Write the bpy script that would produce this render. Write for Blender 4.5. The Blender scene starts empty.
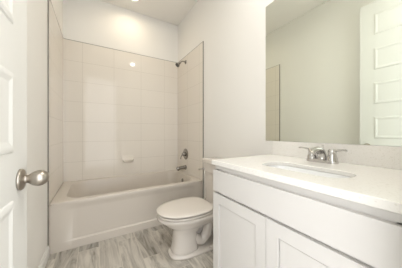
import bpy, bmesh, math
from mathutils import Vector, Matrix

C = bpy.context.scene.collection
sc = bpy.context.scene

# ---------------------------------------------------------------- camera
cam_d = bpy.data.cameras.new('camera'); cam = bpy.data.objects.new('camera', cam_d); C.objects.link(cam)
cam.location = (0, 0, 1.033)
cam.rotation_euler = (math.radians(90), 0, math.radians(-30.5))
cam_d.sensor_fit = 'HORIZONTAL'; cam_d.sensor_width = 36
cam_d.lens = 36 * 179.6 / 402
cam_d.shift_y = -1.0 / 402
cam_d.clip_start = 0.02
sc.camera = cam

# ---------------------------------------------------------------- world, light, exposure
w = bpy.data.worlds.new('world'); sc.world = w; w.use_nodes = True
w.node_tree.nodes['Background'].inputs[0].default_value = (0.97, 0.98, 1.0, 1)
w.node_tree.nodes['Background'].inputs[1].default_value = 2.75
sc.view_settings.view_transform = 'Standard'; sc.view_settings.look = 'None'
sc.view_settings.gamma = 1; sc.view_settings.use_curve_mapping = False
sc.view_settings.exposure = 0.47


def area(name, loc, rot, sx, sy, power, col, shape='RECTANGLE', spread=180):
    l = bpy.data.lights.new(name, 'AREA'); l.shape = shape; l.size = sx
    if shape in ('RECTANGLE', 'ELLIPSE'): l.size_y = sy
    l.energy = power; l.color = col; l.spread = math.radians(spread)
    o = bpy.data.objects.new(name, l); C.objects.link(o); o.location = loc; o.rotation_euler = rot
    return o


XL, XR, YT, YB, HC = -0.345, 1.189, 1.967, 2.774, 2.82
YF = 0.085          # inner face of the wall with the doorway
HT = 2.196          # top of the tile
CAN_SHOWER = (0.42, 2.45)
CAN_ROOM = (0.84, 0.62)
area('shower_light', (CAN_SHOWER[0], CAN_SHOWER[1], HC - 0.012), (0, 0, 0), 0.13, 0.13, 1.5, (1.0, 0.83, 0.60), 'DISK', 165)
area('room_light', (CAN_ROOM[0], CAN_ROOM[1], HC - 0.012), (0, 0, 0), 0.06, 0.06, 6.3, (1.0, 0.97, 0.92), 'DISK', 170)



# ---------------------------------------------------------------- materials
def mat(name, col, rough=0.5, metal=0.0, spec=0.5, coat=0.0, bump=0.0, bscale=200, vary=0.0, vscale=8):
    m = bpy.data.materials.new(name); m.use_nodes = True
    nt = m.node_tree; b = nt.nodes['Principled BSDF']
    b.inputs['Base Color'].default_value = (*col, 1); b.inputs['Roughness'].default_value = rough
    b.inputs['Metallic'].default_value = metal; b.inputs['Specular IOR Level'].default_value = spec
    b.inputs['Coat Weight'].default_value = coat
    tc = nt.nodes.new('ShaderNodeTexCoord')
    if bump:
        n = nt.nodes.new('ShaderNodeTexNoise'); n.inputs['Scale'].default_value = bscale; n.inputs['Detail'].default_value = 3
        bp = nt.nodes.new('ShaderNodeBump'); bp.inputs['Strength'].default_value = bump; bp.inputs['Distance'].default_value = 0.001
        nt.links.new(tc.outputs['Object'], n.inputs['Vector']); nt.links.new(n.outputs['Fac'], bp.inputs['Height'])
        nt.links.new(bp.outputs['Normal'], b.inputs['Normal'])
    if vary:
        n = nt.nodes.new('ShaderNodeTexNoise'); n.inputs['Scale'].default_value = vscale; n.inputs['Detail'].default_value = 2
        mr = nt.nodes.new('ShaderNodeMixRGB'); mr.inputs[1].default_value = (*[c * (1 - vary) for c in col], 1)
        mr.inputs[2].default_value = (*[min(1, c * (1 + vary)) for c in col], 1)
        nt.links.new(tc.outputs['Object'], n.inputs['Vector']); nt.links.new(n.outputs['Fac'], mr.inputs[0])
        nt.links.new(mr.outputs[0], b.inputs['Base Color'])
    return m


def N(nt, t, **kw):
    n = nt.nodes.new(t)
    for k, v in kw.items(): setattr(n, k, v)
    return n


M_wall = mat('wall_paint', (0.885, 0.870, 0.830), 0.6, spec=0.3, bump=0.15, bscale=180)
M_ceil = mat('ceiling_paint', (0.92, 0.895, 0.85), 0.75, spec=0.2, bump=0.2, bscale=120)
M_trim = mat('trim_paint', (0.80, 0.795, 0.755), 0.35, bump=0.03)
M_door = mat('door_paint', (0.755, 0.755, 0.72), 0.33, bump=0.04, bscale=90)
M_cab = mat('cabinet_paint', (0.69, 0.67, 0.645), 0.32, bump=0.02)
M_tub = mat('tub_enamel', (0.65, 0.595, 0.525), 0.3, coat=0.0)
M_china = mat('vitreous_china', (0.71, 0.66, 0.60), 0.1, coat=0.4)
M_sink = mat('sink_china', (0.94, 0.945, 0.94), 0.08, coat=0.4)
M_seat = mat('seat_plastic', (0.75, 0.70, 0.64), 0.22)
M_chrome = mat('chrome', (0.60, 0.59, 0.58), 0.08, metal=1)
M_nickel = mat('brushed_nickel', (0.40, 0.365, 0.32), 0.3, metal=1, bump=0.1, bscale=400)
M_satin = mat('satin_chrome', (0.36, 0.345, 0.32), 0.16, metal=1)
M_edge = mat('metal_edge_trim', (0.30, 0.285, 0.26), 0.4, metal=0.8)
M_mirror = mat('mirror_silver', (0.86, 0.895, 0.82), 0.0, metal=1)
M_dark = mat('shadow_gap_board', (0.30, 0.28, 0.25), 0.8)
M_glass_edge = mat('mirror_backing', (0.35, 0.40, 0.36), 0.3)
M_rubber = mat('black_rubber', (0.06, 0.055, 0.05), 0.6)


def emis(name, col, s):
    m = bpy.data.materials.new(name); m.use_nodes = True; b = m.node_tree.nodes['Principled BSDF']
    b.inputs['Base Color'].default_value = (*col, 1)
    b.inputs['Emission Color'].default_value = (*col, 1); b.inputs['Emission Strength'].default_value = s
    return m


M_lens = emis('lamp_lens', (1.0, 0.93, 0.80), 4.0)


def tile_mat(axis):
    """large stacked wall tiles, 0.365 x 0.255, thin pale grout"""
    m = bpy.data.materials.new('wall_tile_' + axis); m.use_nodes = True
    nt = m.node_tree; b = nt.nodes['Principled BSDF']
    tc = N(nt, 'ShaderNodeTexCoord'); sep = N(nt, 'ShaderNodeSeparateXYZ'); nt.links.new(tc.outputs['Object'], sep.inputs[0])
    cmb = N(nt, 'ShaderNodeCombineXYZ')

    def shift(sock, d):
        a = N(nt, 'ShaderNodeMath', operation='ADD'); nt.links.new(sock, a.inputs[0]); a.inputs[1].default_value = d; return a.outputs[0]
    nt.links.new(shift(sep.outputs[0 if axis == 'x' else 1], 0.14 + 3.65 if axis == 'x' else 3.65 - 2.766 + 3.65 - 0.365 * 10), cmb.inputs[0])
    nt.links.new(shift(sep.outputs[2], 2.55 - 2.196), cmb.inputs[1])
    br = N(nt, 'ShaderNodeTexBrick'); br.offset = 0; br.squash = 1
    br.inputs['Scale'].default_value = 1; br.inputs['Brick Width'].default_value = 0.365; br.inputs['Row Height'].default_value = 0.255
    br.inputs['Mortar Size'].default_value = 0.0019; br.inputs['Mortar Smooth'].default_value = 0.3
    br.inputs['Color1'].default_value = (0.835, 0.785, 0.71, 1); br.inputs['Color2'].default_value = (0.825, 0.775, 0.70, 1)
    br.inputs['Mortar'].default_value = (0.655, 0.61, 0.535, 1)
    nt.links.new(cmb.outputs[0], br.inputs['Vector'])
    nt.links.new(br.outputs['Color'], b.inputs['Base Color'])
    inv = N(nt, 'ShaderNodeMath', operation='SUBTRACT'); inv.inputs[0].default_value = 1; nt.links.new(br.outputs['Fac'], inv.inputs[1])
    nz = N(nt, 'ShaderNodeTexNoise'); nz.inputs['Scale'].default_value = 5; nt.links.new(tc.outputs['Object'], nz.inputs['Vector'])
    ad = N(nt, 'ShaderNodeMath', operation='MULTIPLY_ADD'); nt.links.new(nz.outputs['Fac'], ad.inputs[0]); ad.inputs[1].default_value = 0.8
    nt.links.new(inv.outputs[0], ad.inputs[2])
    bp = N(nt, 'ShaderNodeBump'); bp.inputs['Strength'].default_value = 0.35; bp.inputs['Distance'].default_value = 0.001
    nt.links.new(ad.outputs[0], bp.inputs['Height']); nt.links.new(bp.outputs['Normal'], b.inputs['Normal'])
    b.inputs['Roughness'].default_value = 0.06; b.inputs['Specular IOR Level'].default_value = 0.3
    return m


def floor_mat():
    m = bpy.data.materials.new('streaked_plank_tile'); m.use_nodes = True
    nt = m.node_tree; b = nt.nodes['Principled BSDF']; L = nt.links.new
    tc = N(nt, 'ShaderNodeTexCoord'); sep = N(nt, 'ShaderNodeSeparateXYZ'); L(tc.outputs['Object'], sep.inputs[0])
    cmb = N(nt, 'ShaderNodeCombineXYZ')
    ay = N(nt, 'ShaderNodeMath', operation='ADD'); L(sep.outputs[1], ay.inputs[0]); ay.inputs[1].default_value = 10.08
    ax = N(nt, 'ShaderNodeMath', operation='ADD'); L(sep.outputs[0], ax.inputs[0]); ax.inputs[1].default_value = 10.045
    L(ay.outputs[0], cmb.inputs[0]); L(ax.outputs[0], cmb.inputs[1])
    br = N(nt, 'ShaderNodeTexBrick'); br.offset = 0.4; br.offset_frequency = 2; br.squash = 1
    br.inputs['Scale'].default_value = 1; br.inputs['Brick Width'].default_value = 0.61; br.inputs['Row Height'].default_value = 0.155
    br.inputs['Mortar Size'].default_value = 0.0026; br.inputs['Mortar Smooth'].default_value = 0.2
    br.inputs['Color1'].default_value = (0, 0, 0, 1); br.inputs['Color2'].default_value = (1, 1, 1, 1); br.inputs['Mortar'].default_value = (0.5, 0.5, 0.5, 1)
    L(cmb.outputs[0], br.inputs['Vector'])
    # each plank gets its own offset into the streak pattern
    mp = N(nt, 'ShaderNodeVectorMath', operation='MULTIPLY'); mp.inputs[1].default_value = (12, 1.9, 1); L(tc.outputs['Object'], mp.inputs[0])
    off = N(nt, 'ShaderNodeVectorMath', operation='MULTIPLY_ADD'); L(br.outputs['Color'], off.inputs[0]); off.inputs[1].default_value = (7, 13, 5); L(mp.outputs[0], off.inputs[2])
    n1 = N(nt, 'ShaderNodeTexNoise'); n1.inputs['Scale'].default_value = 1.0; n1.inputs['Detail'].default_value = 5; n1.inputs['Roughness'].default_value = 0.68
    n1.inputs['Distortion'].default_value = 1.3; L(off.outputs[0], n1.inputs['Vector'])
    cr = N(nt, 'ShaderNodeValToRGB'); L(n1.outputs['Fac'], cr.inputs[0])
    e = cr.color_ramp.elements
    e[0].position = 0.34; e[0].color = (0.24, 0.22, 0.18, 1)
    e[1].position = 0.62; e[1].color = (0.68, 0.64, 0.57, 1)
    k = e.new(0.43); k.color = (0.41, 0.38, 0.33, 1)
    k = e.new(0.50); k.color = (0.52, 0.485, 0.43, 1)
    tone = N(nt, 'ShaderNodeMath', operation='MULTIPLY_ADD'); L(br.outputs['Color'], tone.inputs[0]); tone.inputs[1].default_value = 0.30; tone.inputs[2].default_value = 0.72
    mul = N(nt, 'ShaderNodeVectorMath', operation='SCALE'); L(cr.outputs[0], mul.inputs[0]); L(tone.outputs[0], mul.inputs['Scale'])
    mx = N(nt, 'ShaderNodeMixRGB'); L(br.outputs['Fac'], mx.inputs[0]); L(mul.outputs[0], mx.inputs[1]); mx.inputs[2].default_value = (0.62, 0.58, 0.51, 1)
    L(mx.outputs[0], b.inputs['Base Color']); b.inputs['Roughness'].default_value = 0.38
    bp = N(nt, 'ShaderNodeBump'); bp.inputs['Strength'].default_value = 0.3; bp.inputs['Distance'].default_value = 0.001; bp.invert = True
    L(br.outputs['Fac'], bp.inputs['Height']); L(bp.outputs['Normal'], b.inputs['Normal'])
    return m


def quartz_mat():
    m = bpy.data.materials.new('white_speckled_quartz'); m.use_nodes = True
    nt = m.node_tree; b = nt.nodes['Principled BSDF']; L = nt.links.new
    tc = N(nt, 'ShaderNodeTexCoord'); v = N(nt, 'ShaderNodeTexVoronoi'); v.inputs['Scale'].default_value = 230
    L(tc.outputs['Object'], v.inputs['Vector'])
    cr = N(nt, 'ShaderNodeValToRGB'); sp = N(nt, 'ShaderNodeSeparateColor'); L(v.outputs['Color'], sp.inputs[0]); L(sp.outputs[0], cr.inputs[0])
    e = cr.color_ramp.elements
    e[0].position = 0.0; e[0].color = (0.76, 0.735, 0.68, 1); e[1].position = 0.16; e[1].color = (0.85, 0.83, 0.79, 1)
    L(cr.outputs[0], b.inputs['Base Color']); b.inputs['Roughness'].default_value = 0.16
    return m


M_floor = floor_mat(); M_quartz = quartz_mat(); M_tx = tile_mat('x'); M_ty = tile_mat('y')


# ---------------------------------------------------------------- helpers
def obj(name, bm, m, parent=None, smooth=False, bevel=0, seg=2, weld=True):
    if weld: bmesh.ops.remove_doubles(bm, verts=bm.verts, dist=1e-5)
    bmesh.ops.recalc_face_normals(bm, faces=bm.faces)
    me = bpy.data.meshes.new(name); bm.to_mesh(me); bm.free()
    me.materials.append(m)
    o = bpy.data.objects.new(name, me); C.objects.link(o)
    if parent: o.parent = parent
    if bevel:
        b = o.modifiers.new('bevel', 'BEVEL'); b.width = bevel; b.segments = seg; b.limit_method = 'ANGLE'; b.angle_limit = math.radians(40)
        b.harden_normals = False
    if smooth or bevel:
        for p in me.polygons: p.use_smooth = True
        if not smooth or smooth == 'auto':
            try:
                me.set_sharp_from_angle(angle=math.radians(35))
            except Exception: pass
    return o


def thing(name, label, cat, loc=(0, 0, 0), rotz=0, group=None, kind=None):
    o = bpy.data.objects.new(name, None); C.objects.link(o); o.location = loc; o.rotation_euler = (0, 0, rotz)
    o.empty_display_size = 0.05
    o['label'] = label; o['category'] = cat
    if group: o['group'] = group
    if kind: o['kind'] = kind
    return o


def struct(o, label=None):
    o['kind'] = 'structure'
    if label: o['label'] = label
    return o


def bx(bm, x0, x1, y0, y1, z0, z1):
    vs = [bm.verts.new((x, y, z)) for x in (x0, x1) for y in (y0, y1) for z in (z0, z1)]
    for f in ((0, 1, 3, 2), (4, 6, 7, 5), (0, 4, 5, 1), (2, 3, 7, 6), (0, 2, 6, 4), (1, 5, 7, 3)):
        bm.faces.new([vs[i] for i in f])
    return bm


def box(*a):
    return bx(bmesh.new(), *a)


def loft(bm, rings, cap0=True, cap1=True, closed=True):
    R = [[bm.verts.new(p) for p in r] for r in rings]
    n = len(R[0])
    for a, b in zip(R, R[1:]):
        for i in range(n if closed else n - 1):
            bm.faces.new((a[i], a[(i + 1) % n], b[(i + 1) % n], b[i]))
    if cap0: bm.faces.new(R[0])
    if cap1: bm.faces.new(R[-1])
    return bm


def lathe(bm, prof, M=None, n=32):
    """prof: (radius, height) along local z; M places it"""
    M = M or Matrix()
    rings = []
    for r, h in prof:
        rings.append([M @ Vector((max(r, 1e-4) * math.cos(2 * math.pi * i / n), max(r, 1e-4) * math.sin(2 * math.pi * i / n), h)) for i in range(n)])
    return loft(bm, rings)


def axis_mat(loc, direction):
    d = Vector(direction).normalized()
    return Matrix.Translation(loc) @ d.to_track_quat('Z', 'Y').to_matrix().to_4x4()


def smooth_path(pts, k=6):
    pts = [Vector(p) for p in pts]; out = []
    P = [pts[0]] + pts + [pts[-1]]
    for i in range(1, len(P) - 2):
        a, b, c, d = P[i - 1], P[i], P[i + 1], P[i + 2]
        for j in range(k):
            t = j / k
            out.append(0.5 * ((2 * b) + (c - a) * t + (2 * a - 5 * b + 4 * c - d) * t * t + (-a + 3 * b - 3 * c + d) * t ** 3))
    out.append(pts[-1]); return out


def tube(bm, pts, r, n=14, flat=1.0, up=(0, 0, 1)):
    """r: number or list per point; flat scales the section along the up-ish direction"""
    pts = [Vector(p) for p in pts]
    if not isinstance(r, (list, tuple)): r = [r] * len(pts)
    rr = [r[min(len(r) - 1, int(i * (len(r) - 1) / max(1, len(pts) - 1)))] + 0 for i in range(len(pts))]
    if len(r) != len(pts):
        rr = []
        for i in range(len(pts)):
            t = i * (len(r) - 1) / (len(pts) - 1); a = int(t); a = min(a, len(r) - 2); rr.append(r[a] + (r[a + 1] - r[a]) * (t - a))
    rings = []; up = Vector(up)
    for i, p in enumerate(pts):
        d = (pts[min(i + 1, len(pts) - 1)] - pts[max(i - 1, 0)]).normalized()
        s = d.cross(up)
        if s.length < 1e-3: s = d.cross(Vector((0, 1, 0)))
        s.normalize(); u = s.cross(d).normalized()
        rings.append([p + (s * math.cos(2 * math.pi * j / n) + u * math.sin(2 * math.pi * j / n) * flat) * rr[i] for j in range(n)])
    return loft(bm, rings)


def rrect(x0, x1, y0, y1, r, z, n=6):
    out = []
    for cx, cy, a0 in ((x1 - r, y1 - r, 0), (x0 + r, y1 - r, 90), (x0 + r, y0 + r, 180), (x1 - r, y0 + r, 270)):
        for i in range(n + 1):
            a = math.radians(a0 + 90 * i / n); out.append((cx + r * math.cos(a), cy + r * math.sin(a), z))
    return out


def panel_face(bm, f, a0, a1, b0, b1, rects, prof):
    """a flat face in (a, b) with sunk panels; f(a, b, depth) gives the 3D point; prof: [(inset, depth)...] inwards from each rect's rim"""
    A = sorted({a0, a1, *[r[0] for r in rects], *[r[1] for r in rects]})
    B = sorted({b0, b1, *[r[2] for r in rects], *[r[3] for r in rects]})
    for i in range(len(A) - 1):
        for j in range(len(B) - 1):
            ca, cb = (A[i] + A[i + 1]) / 2, (B[j] + B[j + 1]) / 2
            if any(r[0] < ca < r[1] and r[2] < cb < r[3] for r in rects): continue
            bm.faces.new([bm.verts.new(f(*p, 0)) for p in ((A[i], B[j]), (A[i + 1], B[j]), (A[i + 1], B[j + 1]), (A[i], B[j + 1]))])
    for r in rects:
        def ring(ins, d): return [(r[0] + ins, r[2] + ins, d), (r[1] - ins, r[2] + ins, d), (r[1] - ins, r[3] - ins, d), (r[0] + ins, r[3] - ins, d)]
        pr = [(0, 0)] + list(prof)
        for (i0, d0), (i1, d1) in zip(pr, pr[1:]):
            R0, R1 = ring(i0, d0), ring(i1, d1)
            for k in range(4):
                bm.faces.new([bm.verts.new(f(*p)) for p in (R0[k], R0[(k + 1) % 4], R1[(k + 1) % 4], R1[k])])
        bm.faces.new([bm.verts.new(f(*p)) for p in ring(*pr[-1])])


# ---------------------------------------------------------------- room shell
T = 0.1
floor = struct(obj('floor', box(XL - T, XR + T, -1.2, YB + T, -0.05, 0), M_floor), 'streaked grey-beige plank tile bathroom floor')
ceiling = struct(obj('ceiling', box(XL - T, XR + T, -0.035, YB + T, HC, HC + 0.1), M_ceil), 'smooth off-white bathroom ceiling')
wall_back = struct(obj('wall_back', box(XL - T, XR + T, YB, YB + T, 0, HC), M_wall), 'painted wall behind the bathtub, tiled up to shower height')
wall_left = struct(obj('wall_left', box(XL - T, XL, -0.035, YB, 0, HC), M_wall), 'painted wall behind the open door, tiled at the tub end')
wall_right = struct(obj('wall_right', box(XR, XR + T, -0.035, YB, 0, HC), M_wall), 'painted wall carrying the mirror, with toilet and vanity against it')
DX0, DX1, DH = -0.238, 0.505, 2.455
bm = bmesh.new()
bx(bm, XL, DX0 - 0.012, -0.035, YF, 0, HC); bx(bm, DX1 + 0.012, XR, -0.035, YF, 0, HC); bx(bm, DX0 - 0.012, DX1 + 0.012, -0.035, YF, DH + 0.012, HC)
wall_front = struct(obj('wall_front', bm, M_wall, weld=False), 'painted wall around the doorway beside the vanity')

# tile and its metal edging, parts of the walls they cover
TT = 0.008
obj('tile_panel', box(XL, XR, YB - TT, YB, 0.40, HT), M_tx, wall_back)
obj('tile_trim', box(XL + TT, XR - TT, YB - TT - 0.0015, YB, HT, HT + 0.005), M_edge, wall_back)
for wl, x0, x1 in ((wall_left, XL, XL + TT), (wall_right, XR - TT, XR)):
    obj('tile_panel', box(x0, x1, YT - 0.008, YB - TT, 0.0, HT), M_ty, wl)
    e = 0.0015
    xa, xb = (x0, x1 + e) if wl is wall_left else (x0 - e, x1)
    obj('tile_trim', box(xa, xb, YT - 0.016, YT - 0.008, 0.0 if wl is wall_right else 0.087, HT + 0.005), M_edge, wl)
    obj('tile_trim', box(xa, xb, YT - 0.008, YB - TT, HT, HT + 0.004), M_edge, wl)


def baseboard(name, p0, p1, nrm, label):
    """profiled skirting from p0 to p1, nrm points into the room"""
    p0, p1, nrm = Vector(p0), Vector(p1), Vector(nrm)
    prof = [(0, 0), (0.014, 0), (0.014, 0.066), (0.011, 0.072), (0.008, 0.078), (0.006, 0.085), (0, 0.087)]
    bm = bmesh.new()
    loft(bm, [[p + nrm * d + Vector((0, 0, h)) for d, h in prof] for p in (p0, p1)])
    return struct(obj(name, bm, M_trim), label)


baseboard('baseboard_left', (XL, YF, 0), (XL, YT - 0.017, 0), (1, 0, 0), 'white skirting along the wall behind the open door')
baseboard('baseboard_right', (XR, 0.905, 0), (XR, YT - 0.017, 0), (-1, 0, 0), 'white skirting behind the toilet')

# doorway: jamb lining and casing
bm = bmesh.new()
bx(bm, DX0 - 0.012, DX0, -0.035, YF, 0, DH); bx(bm, DX1, DX1 + 0.012, -0.035, YF, 0, DH); bx(bm, DX0 - 0.012, DX1 + 0.012, -0.035, YF, DH, DH + 0.012)
struct(obj('trim_1', bm, M_trim, weld=False), 'white jamb lining of the doorway')


def casing(name, x0, x1, z0, z1, label, horiz=False):
    bm = bmesh.new()
    steps = [(0, 0.010), (0.25, 0.013), (0.55, 0.0155), (0.8, 0.0175), (1.0, 0.0175)]
    pr = [(0, 0)] + steps + [(1.0, 0)]
    rings = []
    if horiz:
        for x in (x0, x1): rings.append([(x, YF + d, z0 + (z1 - z0) * t) for t, d in pr])
    else:
        for z in (z0, z1): rings.append([(x0 + (x1 - x0) * t, YF + d, z) for t, d in pr])
    loft(bm, rings)
    return struct(obj(name, bm, M_trim), label)


casing('trim_2', DX1 - 0.003, DX1 + 0.055, 0, DH + 0.055, 'white casing on the vanity side of the doorway')
casing('trim_3', DX0 - 0.004, DX0 - 0.062, 0, DH + 0.055, 'white casing on the hinge side of the doorway')
casing('trim_4', DX0 - 0.004, DX1 - 0.003, DH - 0.003, DH + 0.055, 'white casing over the doorway', True)

# ---------------------------------------------------------------- open door
DW, DT = 0.732, 0.035
ang = math.atan2(0.834 - 0.103, -0.202 + 0.2165)
door = thing('door_1', 'open white six-panel door folded back against the left wall', 'door', (-0.2165, 0.103, 0.008), ang, kind='structure')
rects = [(0.115, DW - 0.118, a, b) for a, b in ((2.075, 2.297), (1.70, 1.93), (1.335, 1.562), (0.968, 1.197), (0.60, 0.832), (0.235, 0.467))]
prof = [(0.004, 0.004), (0.012, 0.006), (0.018, 0.006), (0.032, 0.0025)]
bm = bmesh.new(); H = 2.43
panel_face(bm, lambda a, b, d: (a, -d, b), 0, DW, 0, H, rects, prof)
panel_face(bm, lambda a, b, d: (a, DT - d, b), 0, DW, 0, H, rects, prof)
for P in ([(0, 0, 0), (DW, 0, 0), (DW, DT, 0), (0, DT, 0)], [(0, 0, H), (DW, 0, H), (DW, DT, H), (0, DT, H)],
          [(0, 0, 0), (0, DT, 0), (0, DT, H), (0, 0, H)], [(DW, 0, 0), (DW, DT, 0), (DW, DT, H), (DW, 0, H)]):
    bm.faces.new([bm.verts.new(p) for p in P])
obj('door_leaf', bm, M_door, door)
# door face points to local -y (into the room)
KZ = 0.879
ku = DW - 0.063
kn = obj('door_knob', lathe(bmesh.new(), [(0.0, 0), (0.033, 0), (0.0335, 0.004), (0.031, 0.008), (0.025, 0.0105), (0.0155, 0.012), (0.0125, 0.015), (0.0122, 0.019), (0.0145, 0.023),
     (0.0190, 0.028), (0.0228, 0.035), (0.0250, 0.043), (0.0252, 0.049), (0.0236, 0.056), (0.0195, 0.063), (0.0145, 0.068), (0.008, 0.0715), (0, 0.0725)],
     axis_mat((ku, 0, KZ), (0, -1, 0)), 40), M_nickel, door, smooth=True)
kn['label'] = 'brushed nickel egg-shaped knob'
obj('latch_plate', box(DW, DW + 0.0015, 0.006, 0.029, KZ - 0.028, KZ + 0.028), M_nickel, door)
bm = bmesh.new(); bx(bm, DW, DW + 0.008, 0.012, 0.023, KZ - 0.008, KZ + 0.008); obj('latch_bolt', bm, M_nickel, door)
for z in (0.2, 0.85, 1.55, 2.22):
    obj('hinge', lathe(bmesh.new(), [(0, 0), (0.006, 0), (0.006, 0.09), (0, 0.09)], Matrix.Translation((-0.006, -0.005, z)), 12), M_nickel, door)

# ---------------------------------------------------------------- bathtub
tub = thing('bathtub', 'built-in beige-white bathtub with panelled apron, set in the tiled alcove', 'bathtub', (0.422, YT, 0))
HH = 0.43
x0, x1 = XL + TT + 0.001 - 0.422, XR - TT - 0.001 - 0.422
yb = YB - TT - 0.001 - YT
bm = bmesh.new()
# rim and basin
rings = [rrect(x0, x1, 0, yb, 0.004, HH - 0.012), rrect(x0 + 0.002, x1 - 0.002, 0.003, yb - 0.001, 0.006, HH - 0.004), rrect(x0 + 0.004, x1 - 0.004, 0.010, yb - 0.002, 0.01, HH),
         rrect(x0 + 0.085, x1 - 0.055, 0.060, yb - 0.04, 0.15, HH), rrect(x0 + 0.096, x1 - 0.066, 0.074, yb - 0.052, 0.15, HH - 0.006),
         rrect(x0 + 0.105, x1 - 0.072, 0.082, yb - 0.060, 0.15, HH - 0.03), rrect(x0 + 0.16, x1 - 0.09, 0.11, yb - 0.085, 0.13, 0.25),
         rrect(x0 + 0.23, x1 - 0.11, 0.125, yb - 0.10, 0.12, 0.13), rrect(x0 + 0.28, x1 - 0.14, 0.15, yb - 0.125, 0.11, 0.085), rrect(x0 + 0.34, x1 - 0.2, 0.2, yb - 0.18, 0.09, 0.075)]
loft(bm, rings, cap0=False)
# apron with a sunk panel and a kick ledge
sm = lambda t: max(0, min(1, t)) ** 2 * (3 - 2 * max(0, min(1, t)))
aa = [x0, x0 + 0.06] + [x0 + 0.06 + 0.018 * k for k in range(1, 9)] + [x1 - 0.204 + 0.018 * k for k in range(0, 9)] + [x1]
bb = [0, 0.070, 0.076, 0.082] + [HH - 0.09 + 0.0078 * k for k in range(0, 10)] + [HH - 0.012]
dep = lambda a, b: 0.014 * sm((a - x0 - 0.06) / 0.144) * sm((x1 - 0.06 - a) / 0.144) * sm((b - 0.070) / 0.012) * sm((HH - 0.02 - b) / 0.07)
G = [[bm.verts.new((a, dep(a, b), b)) for b in bb] for a in aa]
for p, q in zip(G, G[1:]):
    for k in range(len(bb) - 1): bm.faces.new((p[k], q[k], q[k + 1], p[k + 1]))
for P in ([(x0, 0, 0), (x0, yb, 0), (x0, yb, HH - 0.012), (x0, 0, HH - 0.012)], [(x1, 0, 0), (x1, yb, 0), (x1, yb, HH - 0.012), (x1, 0, HH - 0.012)],
          [(x0, yb, 0), (x1, yb, 0), (x1, yb, HH - 0.012), (x0, yb, HH - 0.012)], [(x0, 0, 0), (x1, 0, 0), (x1, yb, 0), (x0, yb, 0)]):
    bm.faces.new([bm.verts.new(p) for p in P])
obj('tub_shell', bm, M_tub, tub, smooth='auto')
ov = (XR - TT - 0.001 - 0.078 - 0.422, 2.40 - YT, 0.335)
obj('overflow_plate', lathe(bmesh.new(), [(0, 0), (0.033, 0), (0.034, 0.004), (0.028, 0.009), (0.012, 0.010), (0.010, 0.013), (0, 0.014)], axis_mat((ov[0], ov[1], ov[2]), (-1, 0, 0.12)), 28), M_satin, tub, smooth=True)
obj('tub_drain', lathe(bmesh.new(), [(0, 0), (0.035, 0), (0.034, 0.004), (0.02, 0.005), (0.018, 0.012), (0, 0.013)], Matrix.Translation((x1 - 0.27, 0.40, 0.075)), 28), M_chrome, tub, smooth=True)

# soap dish on the back wall tile
sd = thing('soap_dish', 'small cream ceramic soap dish on the tiled back wall', 'soap dish', (0.405, YB - TT, 0.66))
bm = bmesh.new()
outer = [rrect(-0.078, 0.078, -0.010, 0, 0.004, -0.052), rrect(-0.078, 0.078, -0.010, 0, 0.004, 0.052)]
loft(bm, outer)
obj('back_plate', bm, mat('soap_plate_glaze', (0.86, 0.81, 0.73), 0.12), sd, smooth='auto', bevel=0.004)
bm = bmesh.new()
loft(bm, [rrect(-0.055, 0.055, -0.035, -0.009, 0.01, -0.045), rrect(-0.068, 0.068, -0.062, -0.009, 0.02, -0.025), rrect(-0.072, 0.072, -0.072, -0.009, 0.022, -0.012), rrect(-0.071, 0.071, -0.071, -0.009, 0.022, -0.008),
          rrect(-0.064, 0.064, -0.064, -0.012, 0.016, -0.008), rrect(-0.055, 0.055, -0.055, -0.014, 0.014, -0.024)])
obj('soap_tray', bm, mat('soap_dish_glaze', (0.88, 0.83, 0.75), 0.12, coat=0.3), sd, smooth='auto')

# ---------------------------------------------------------------- shower fittings on the right tiled wall
XW = XR - TT
sh = thing('wall_shower', 'chrome shower head on a short arm near the top of the tile', 'shower head', (XW, 2.46, 2.105))
obj('flange', lathe(bmesh.new(), [(0, 0), (0.030, 0), (0.030, 0.004), (0.022, 0.012), (0.010, 0.015), (0, 0.015)], axis_mat((0, 0, 0), (-1, 0, 0)), 28), M_satin, sh, smooth=True)
obj('arm', tube(bmesh.new(), smooth_path([(0, 0, 0), (-0.045, 0, 0.003), (-0.075, -0.003, -0.010), (-0.100, -0.006, -0.036)]), 0.0095), M_satin, sh, smooth=True)
obj('spray_head', lathe(bmesh.new(), [(0, -0.004), (0.014, -0.002), (0.016, 0.010), (0.013, 0.016), (0.018, 0.022), (0.031, 0.048), (0.035, 0.060), (0.0345, 0.068), (0.0, 0.069)], axis_mat((-0.095, -0.005, -0.031), (-0.72, -0.1, -0.69)), 28), M_satin, sh, smooth='auto')
obj('spray_face', lathe(bmesh.new(), [(0, 0.0690), (0.030, 0.0692), (0.029, 0.0712), (0.0, 0.0725)], axis_mat((-0.095, -0.005, -0.031), (-0.72, -0.1, -0.69)), 28), M_rubber, sh)

va = thing('shower_valve', 'round chrome shower valve with a lever on the tiled wall above the tub spout', 'shower valve', (XW, 2.46, 0.715))
obj('escutcheon', lathe(bmesh.new(), [(0, 0), (0.082, 0), (0.083, 0.003), (0.076, 0.009), (0.045, 0.013), (0, 0.013)], axis_mat((0, 0, 0), (-1, 0, 0)), 40), M_satin, va, smooth='auto')
obj('valve_hub', lathe(bmesh.new(), [(0, 0.010), (0.029, 0.010), (0.028, 0.03), (0.021, 0.05), (0.018, 0.058), (0, 0.060)], axis_mat((0, 0, 0), (-1, 0, 0)), 28), M_satin, va, smooth='auto')
obj('lever', tube(bmesh.new(), smooth_path([(-0.048, 0, 0), (-0.060, 0.012, -0.02), (-0.066, 0.03, -0.05), (-0.068, 0.035, -0.075)]), [0.012, 0.009, 0.007, 0.010], flat=0.7), M_satin, va, smooth=True)

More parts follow.
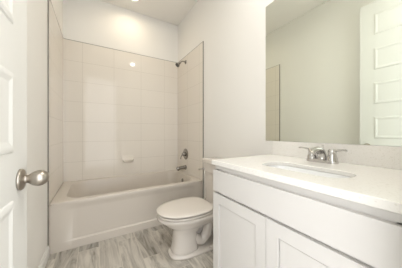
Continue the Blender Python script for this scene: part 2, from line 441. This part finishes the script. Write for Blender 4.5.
sp = thing('tub_spout', 'chrome tub spout on the tiled wall below the shower valve', 'tub spout', (XW, 2.46, 0.515))
bm = bmesh.new(); tube(bm, smooth_path([(0, 0, 0), (-0.04, 0, 0), (-0.09, 0, -0.002), (-0.125, 0, -0.008), (-0.142, 0, -0.018)]), [0.031, 0.027, 0.0245, 0.026, 0.020], n=20)
obj('spout_body', bm, M_satin, sp, smooth='auto')
obj('spout_outlet', lathe(bmesh.new(), [(0, 0), (0.016, 0), (0.016, 0.016), (0, 0.016)], axis_mat((-0.122, 0, -0.022), (0, 0, -1)), 20), M_satin, sp, smooth='auto')
obj('wall_flange', lathe(bmesh.new(), [(0, 0), (0.036, 0), (0.036, 0.006), (0.030, 0.011), (0, 0.012)], axis_mat((0, 0, 0), (-1, 0, 0)), 28), M_satin, sp, smooth='auto')

# ---------------------------------------------------------------- toilet (local +x points out from the wall)
toi = thing('toilet', 'white two-piece toilet with closed lid, between bathtub and vanity', 'toilet', (XR, 1.432, 0), math.pi)
NS = 48


def egg(u0, u1, hw, z, wide=0.42, p=2.2, pb=3.0):
    """outline from u0 (back) to u1 (front), half width hw; wide: where the widest point is"""
    uc = u0 + (u1 - u0) * wide; out = []
    for i in range(NS):
        a = 2 * math.pi * i / NS; c, s = math.cos(a), math.sin(a)
        e = p if c > 0 else pb
        cc = math.copysign(abs(c) ** (2 / e), c); ss = math.copysign(abs(s) ** (2 / e), s)
        out.append((uc + (u1 - uc if c > 0 else uc - u0) * cc, hw * ss, z))
    return out


bm = bmesh.new()
rings = [egg(0.13, 0.655, 0.120, 0.0, 0.6, 2.6, 4), egg(0.13, 0.655, 0.120, 0.016, 0.6, 2.6, 4), egg(0.135, 0.648, 0.114, 0.026, 0.6, 2.6, 4),
         egg(0.30, 0.636, 0.100, 0.034, 0.6, 2.6, 4)]
loft(bm, rings)
rings = [egg(0.40, 0.638, 0.100, 0.02, 0.5, 2.6, 4), egg(0.41, 0.628, 0.094, 0.05, 0.5, 2.6, 4), egg(0.415, 0.618, 0.089, 0.11, 0.5, 2.6, 3.5), egg(0.41, 0.616, 0.089, 0.18, 0.5, 2.6, 3),
         egg(0.36, 0.624, 0.098, 0.215, 0.5, 2.5, 3), egg(0.28, 0.650, 0.124, 0.245, 0.5, 2.4, 3), egg(0.18, 0.698, 0.155, 0.275, 0.48, 2.3, 3.2),
         egg(0.08, 0.730, 0.175, 0.305, 0.48, 2.25, 3.5), egg(0.05, 0.752, 0.190, 0.322, 0.48, 2.25, 3.5), egg(0.045, 0.754, 0.192, 0.338, 0.48, 2.25, 3.5),
         egg(0.05, 0.750, 0.188, 0.343, 0.48, 2.25, 3.5)]
loft(bm, rings)
# trapway bulging out on both sides behind the column
for s in (-1, 1):
    tube(bm, smooth_path([(0.50, s * 0.03, 0.20), (0.43, s * 0.036, 0.11), (0.365, s * 0.040, 0.080), (0.315, s * 0.042, 0.12), (0.295, s * 0.042, 0.18), (0.25, s * 0.042, 0.225), (0.20, s * 0.042, 0.19), (0.185, s * 0.042, 0.11), (0.185, s * 0.042, 0.02)]),
         [0.03, 0.043, 0.045, 0.045, 0.045, 0.045, 0.044, 0.043, 0.043], n=14)
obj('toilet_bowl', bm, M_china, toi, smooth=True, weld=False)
for s in (-1, 1):
    obj('bolt_cap', lathe(bmesh.new(), [(0, 0), (0.013, 0), (0.012, 0.010), (0.007, 0.016), (0, 0.018)], Matrix.Translation((0.31, s * 0.105, 0.025)), 16), M_seat, toi, smooth=True)
# seat
loft(bm := bmesh.new(), [egg(0.30, 0.705, 0.148, 0.343, 0.46), egg(0.30, 0.705, 0.148, 0.355, 0.46), egg(0.262, 0.750, 0.189, 0.355, 0.44), egg(0.262, 0.752, 0.191, 0.362, 0.44), egg(0.264, 0.747, 0.186, 0.366, 0.44), egg(0.275, 0.735, 0.176, 0.366, 0.44)])
obj('toilet_seat', bm, M_seat, toi, smooth='auto')
loft(bm := bmesh.new(), [egg(0.31, 0.71, 0.150, 0.364, 0.44), egg(0.31, 0.71, 0.150, 0.379, 0.44), egg(0.272, 0.754, 0.191, 0.3785, 0.42), egg(0.271, 0.756, 0.193, 0.382, 0.42), egg(0.272, 0.755, 0.192, 0.387, 0.42), egg(0.277, 0.749, 0.187, 0.391, 0.42),
     egg(0.30, 0.71, 0.155, 0.394, 0.42), egg(0.35, 0.62, 0.09, 0.396, 0.42)])
obj('toilet_lid', bm, M_seat, toi, smooth='auto')
for s in (-1, 1):
    obj('lid_hinge', tube(bmesh.new(), [(0.262, s * 0.075 - 0.022, 0.366), (0.262, s * 0.075 + 0.022, 0.366)], 0.012, 14), M_seat, toi, smooth='auto')
bm = bmesh.new()
loft(bm, [rrect(0.03, 0.200, -0.175, 0.175, 0.035, 0.344), rrect(0.022, 0.192, -0.178, 0.178, 0.032, 0.39), rrect(0.018, 0.200, -0.188, 0.188, 0.03, 0.632), rrect(0.017, 0.214, -0.197, 0.197, 0.03, 0.640), rrect(0.018, 0.215, -0.198, 0.198, 0.03, 0.725)])
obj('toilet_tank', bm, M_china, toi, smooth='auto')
bm = bmesh.new()
loft(bm, [rrect(0.016, 0.216, -0.199, 0.199, 0.03, 0.725), rrect(0.012, 0.224, -0.206, 0.206, 0.032, 0.730), rrect(0.012, 0.225, -0.207, 0.207, 0.032, 0.757), rrect(0.015, 0.221, -0.204, 0.204, 0.03, 0.766), rrect(0.03, 0.206, -0.19, 0.19, 0.025, 0.770)])
obj('tank_lid', bm, M_china, toi, smooth='auto')
lv = obj('flush_lever', lathe(bmesh.new(), [(0, 0), (0.014, 0), (0.014, 0.006), (0.009, 0.012), (0.008, 0.028), (0, 0.029)], axis_mat((0.2145, -0.158, 0.662), (1, 0, 0)), 18), M_chrome, toi, smooth='auto')
lv['label'] = 'chrome flush lever'
obj('lever_handle', tube(bmesh.new(), smooth_path([(0.240, -0.158, 0.662), (0.246, -0.178, 0.660), (0.247, -0.210, 0.652)]), [0.007, 0.006, 0.009], n=12), M_chrome, lv, smooth=True)

# ---------------------------------------------------------------- vanity cabinet
VX, VY0, VY1 = 0.637, YF, 0.906          # carcass front, near end, far end
van = thing('vanity_cabinet', 'white shaker vanity cabinet with two doors under the sink counter', 'cabinet', (VX, VY1, 0))


def vb(x0, x1, y0, y1, z0, z1): return box(x0 - VX, x1 - VX, y0 - VY1, y1 - VY1, z0, z1)


bm = bmesh.new()
CB = 0.7  # top of the cabinet box below the sink (open above inside)
for a in ((VX, XR - 0.002, VY1 - 0.018, VY1, 0.0, 0.842), (VX, XR - 0.002, VY0 + 0.001, VY0 + 0.019, 0.0, 0.842), (XR - 0.012, XR - 0.002, VY0 + 0.019, VY1 - 0.018, 0.09, 0.842),
          (VX + 0.02, XR - 0.012, VY0 + 0.019, VY1 - 0.018, 0.09, 0.108), (VX, VX + 0.02, VY0 + 0.019, VY1 - 0.018, 0.785, 0.842), (VX, VX + 0.02, VY0 + 0.019, VY1 - 0.018, 0.66, 0.70),
          (VX, VX + 0.02, VY1 - 0.05, VY1 - 0.018, 0.09, 0.815), (VX, VX + 0.02, VY0 + 0.019, VY0 + 0.05, 0.09, 0.815), (VX, VX + 0.02, VY0 + 0.019, VY1 - 0.018, 0.09, 0.13)):
    bx(bm, a[0] - VX, a[1] - VX, a[2] - VY1, a[3] - VY1, a[4], a[5])
bx(bm, 0.06, 0.075, VY0 + 0.019 - VY1, -0.018, 0, 0.09)
obj('cabinet_body', bm, M_cab, van, weld=False)


def front(name, ya, yb, za, zb, rail):
    """overlay front: ya/yb world y, panel sunk when rail given"""
    bm = bmesh.new(); th = 0.018
    f = lambda a, b, d: (-th - 0.001 + d, a - VY1, b)
    rects = [(ya + rail, yb - rail, za + rail, zb - rail)] if rail else []
    panel_face(bm, f, ya, yb, za, zb, rects, [(0.0003, 0.013), (0.0042, 0.013), (0.0046, 0.006)])
    g = lambda a, b: (-0.001, a - VY1, b)
    c = [(ya, za), (yb, za), (yb, zb), (ya, zb)]
    bm.faces.new([bm.verts.new(g(*p)) for p in c])
    for k in range(4):
        p, q = c[k], c[(k + 1) % 4]
        bm.faces.new([bm.verts.new(v) for v in (f(*p, 0), f(*q, 0), g(*q), g(*p))])
    return obj(name, bm, M_cab, van, bevel=0.0012, seg=2)


YM = 0.512
front('false_drawer_front', VY0 + 0.006, VY1 - 0.003, 0.688, 0.812, 0)
front('door', YM + 0.0015, VY1 - 0.003, 0.105, 0.676, 0.056)
front('door', VY0 + 0.006, YM - 0.0015, 0.105, 0.676, 0.056)

# ---------------------------------------------------------------- countertop with cut-out
ZC0, ZC1 = 0.843, 0.870
cx0, cx1, cy0, cy1 = 0.612, XR - 0.001, YF + 0.001, 0.912
sx0, sx1, sy0, sy1 = 0.735, 0.916, 0.290, 0.672
bm = bmesh.new()
n = 8
inner = rrect(sx0, sx1, sy0, sy1, 0.075, 0, n)
# outer ring with matching point count, projected from the hole's angles onto the slab rectangle
outer = []
mcx, mcy = (sx0 + sx1) / 2, (sy0 + sy1) / 2
for k, (cxx, cyy) in enumerate(((cx1, cy1), (cx0, cy1), (cx0, cy0), (cx1, cy0))):
    for i in range(n + 1):
        t = i / n
        if k == 0: a, b = (cx1, sy1 - 0.03), (sx1 - 0.03, cy1)
        if k == 1: a, b = (sx0 + 0.03, cy1), (cx0, sy1 - 0.03)
        if k == 2: a, b = (cx0, sy0 + 0.03), (sx0 + 0.03, cy0)
        if k == 3: a, b = (sx1 - 0.03, cy0), (cx1, sy0 + 0.03)
        c = (cxx, cyy)
        p = [a[q] + (c[q] - a[q]) * 2 * t if t <= 0.5 else c[q] + (b[q] - c[q]) * (2 * t - 1) for q in (0, 1)]
        outer.append((p[0], p[1], 0))


def at(r, z): return [(p[0], p[1], z) for p in r]


loft(bm, [at(outer, ZC0), at(outer, ZC1), at(inner, ZC1), at(inner, ZC1 - 0.019), at(outer, ZC0)], False, False)
ct = obj('countertop', bm, M_quartz, None, bevel=0.0025)
ct['label'] = 'speckled white quartz countertop with sink cut-out on the vanity cabinet'; ct['category'] = 'countertop'
bs = obj('backsplash', box(XR - 0.0215, XR - 0.001, YF + 0.001, 0.912, 0.870, 0.971), M_quartz, None, bevel=0.0015)
bs['label'] = 'low white quartz backsplash strip under the mirror'; bs['category'] = 'backsplash'

# undermount sink
sk = thing('sink', 'white rectangular undermount sink set into the quartz counter', 'sink', (mcx, mcy, ZC1 - 0.0195))
g = lambda d, r, z: [(p[0] - mcx, p[1] - mcy, z) for p in rrect(sx0 + d, sx1 - d, sy0 + d, sy1 - d, r + 0.02, 0, 8)]
bm = bmesh.new()
loft(bm, [g(-0.012, 0.06, -0.006), g(-0.001, 0.055, -0.0005), g(0.002, 0.052, -0.012), g(0.010, 0.05, -0.06), g(0.022, 0.045, -0.105), g(0.045, 0.04, -0.125), g(0.085, 0.022, -0.132),
          g(0.085, 0.022, -0.142), g(0.04, 0.045, -0.135), g(0.010, 0.05, -0.112), g(-0.006, 0.055, -0.06), g(-0.008, 0.055, -0.012), g(-0.012, 0.06, -0.014), g(-0.012, 0.06, -0.006)], False, False)
for zz in (-0.132, -0.142): bm.faces.new([bm.verts.new(p) for p in g(0.085, 0.022, zz)])
obj('sink_basin', bm, M_sink, sk, smooth='auto')
obj('sink_drain', lathe(bmesh.new(), [(0, 0), (0.022, 0), (0.022, 0.002), (0.016, 0.003), (0.013, 0.006), (0, 0.007)], Matrix.Translation((0, 0, -0.132)), 24), M_chrome, sk, smooth='auto')
obj('overflow_ring', lathe(bmesh.new(), [(0.006, 0), (0.012, 0), (0.011, 0.002), (0.006, 0.002)], axis_mat((-(sx1 - sx0) / 2 + 0.0075, 0, -0.04), (1, 0, 0.15)), 20), M_chrome, sk, smooth='auto')

# ---------------------------------------------------------------- faucet
fa = thing('faucet', 'chrome two-handle faucet standing on the counter behind the sink', 'faucet', (1.095, 0.525, ZC1))
bm = bmesh.new()
loft(bm, [rrect(-0.026, 0.026, -0.080, 0.080, 0.024, 0), rrect(-0.026, 0.026, -0.080, 0.080, 0.024, 0.010), rrect(-0.021, 0.021, -0.074, 0.074, 0.020, 0.018), rrect(-0.015, 0.015, -0.06, 0.06, 0.014, 0.020)])
obj('base_plate', bm, M_chrome, fa, smooth='auto')
bm = bmesh.new()
tube(bm, smooth_path([(0.004, 0, 0.012), (0.002, 0, 0.040), (-0.012, 0, 0.062), (-0.045, 0, 0.070), (-0.085, 0, 0.062), (-0.105, 0, 0.050)]), [0.025, 0.023, 0.021, 0.018, 0.016, 0.014], n=18, up=(0, 1, 0))
obj('spout', bm, M_chrome, fa, smooth='auto')
obj('aerator', lathe(bmesh.new(), [(0, 0), (0.0105, 0), (0.0105, 0.012), (0, 0.012)], axis_mat((-0.098, 0, 0.054), (-0.25, 0, -1)), 18), M_chrome, fa, smooth='auto')
obj('lift_rod', lathe(bmesh.new(), [(0, 0), (0.0025, 0), (0.0025, 0.035), (0.005, 0.037), (0.005, 0.045), (0, 0.047)], Matrix.Translation((0.014, 0, 0.05)), 12), M_chrome, fa, smooth='auto')
for s in (-1, 1):
    hd = obj('handle', lathe(bmesh.new(), [(0, 0.014), (0.0255, 0.014), (0.0250, 0.026), (0.0205, 0.042), (0.0180, 0.052), (0.0200, 0.058), (0.0195, 0.068), (0.014, 0.076), (0, 0.078)],
                         Matrix.Translation((0, s * 0.052, 0)), 24), M_chrome, fa, smooth='auto')
    obj('lever', tube(bmesh.new(), smooth_path([(0, s * 0.052, 0.066), (-0.004, s * 0.078, 0.071), (-0.008, s * 0.103, 0.075), (-0.010, s * 0.122, 0.074)]), [0.009, 0.0075, 0.006, 0.0075], n=12, flat=0.65), M_chrome, hd, smooth=True)

# ---------------------------------------------------------------- mirror
mi = thing('wall_mirror', 'large frameless rectangular mirror on the wall above the backsplash', 'mirror', (XR, 0.53, 0.973))
obj('backing', box(-0.0035, -0.0002, YF + 0.002 - 0.53, 0.982 - 0.53, 0.0, 1.075), M_glass_edge, mi)
obj('mirror_glass', box(-0.006, -0.0035, YF + 0.002 - 0.53, 0.982 - 0.53, 0.0, 1.075), M_mirror, mi)

# ---------------------------------------------------------------- recessed ceiling lights
for (x, y), lab in ((CAN_SHOWER, 'round recessed ceiling light over the bathtub'), (CAN_ROOM, 'round recessed ceiling light above the vanity counter')):
    cl = thing('ceiling_light', lab, 'ceiling light', (x, y, HC), group='recessed ceiling lights')
    obj('light_trim', loft(bmesh.new(), [[(r * math.cos(2 * math.pi * i / 40), r * math.sin(2 * math.pi * i / 40), z) for i in range(40)] for r, z in ((0.090, -0.001), (0.112, -0.001), (0.111, -0.004), (0.102, -0.008), (0.090, -0.006), (0.090, -0.001))], False, False),
        M_trim, cl, smooth='auto')
    obj('lens', lathe(bmesh.new(), [(0, -0.001), (0.0905, -0.001), (0.0905, -0.004), (0, -0.005)], None, 40), M_lens, cl)
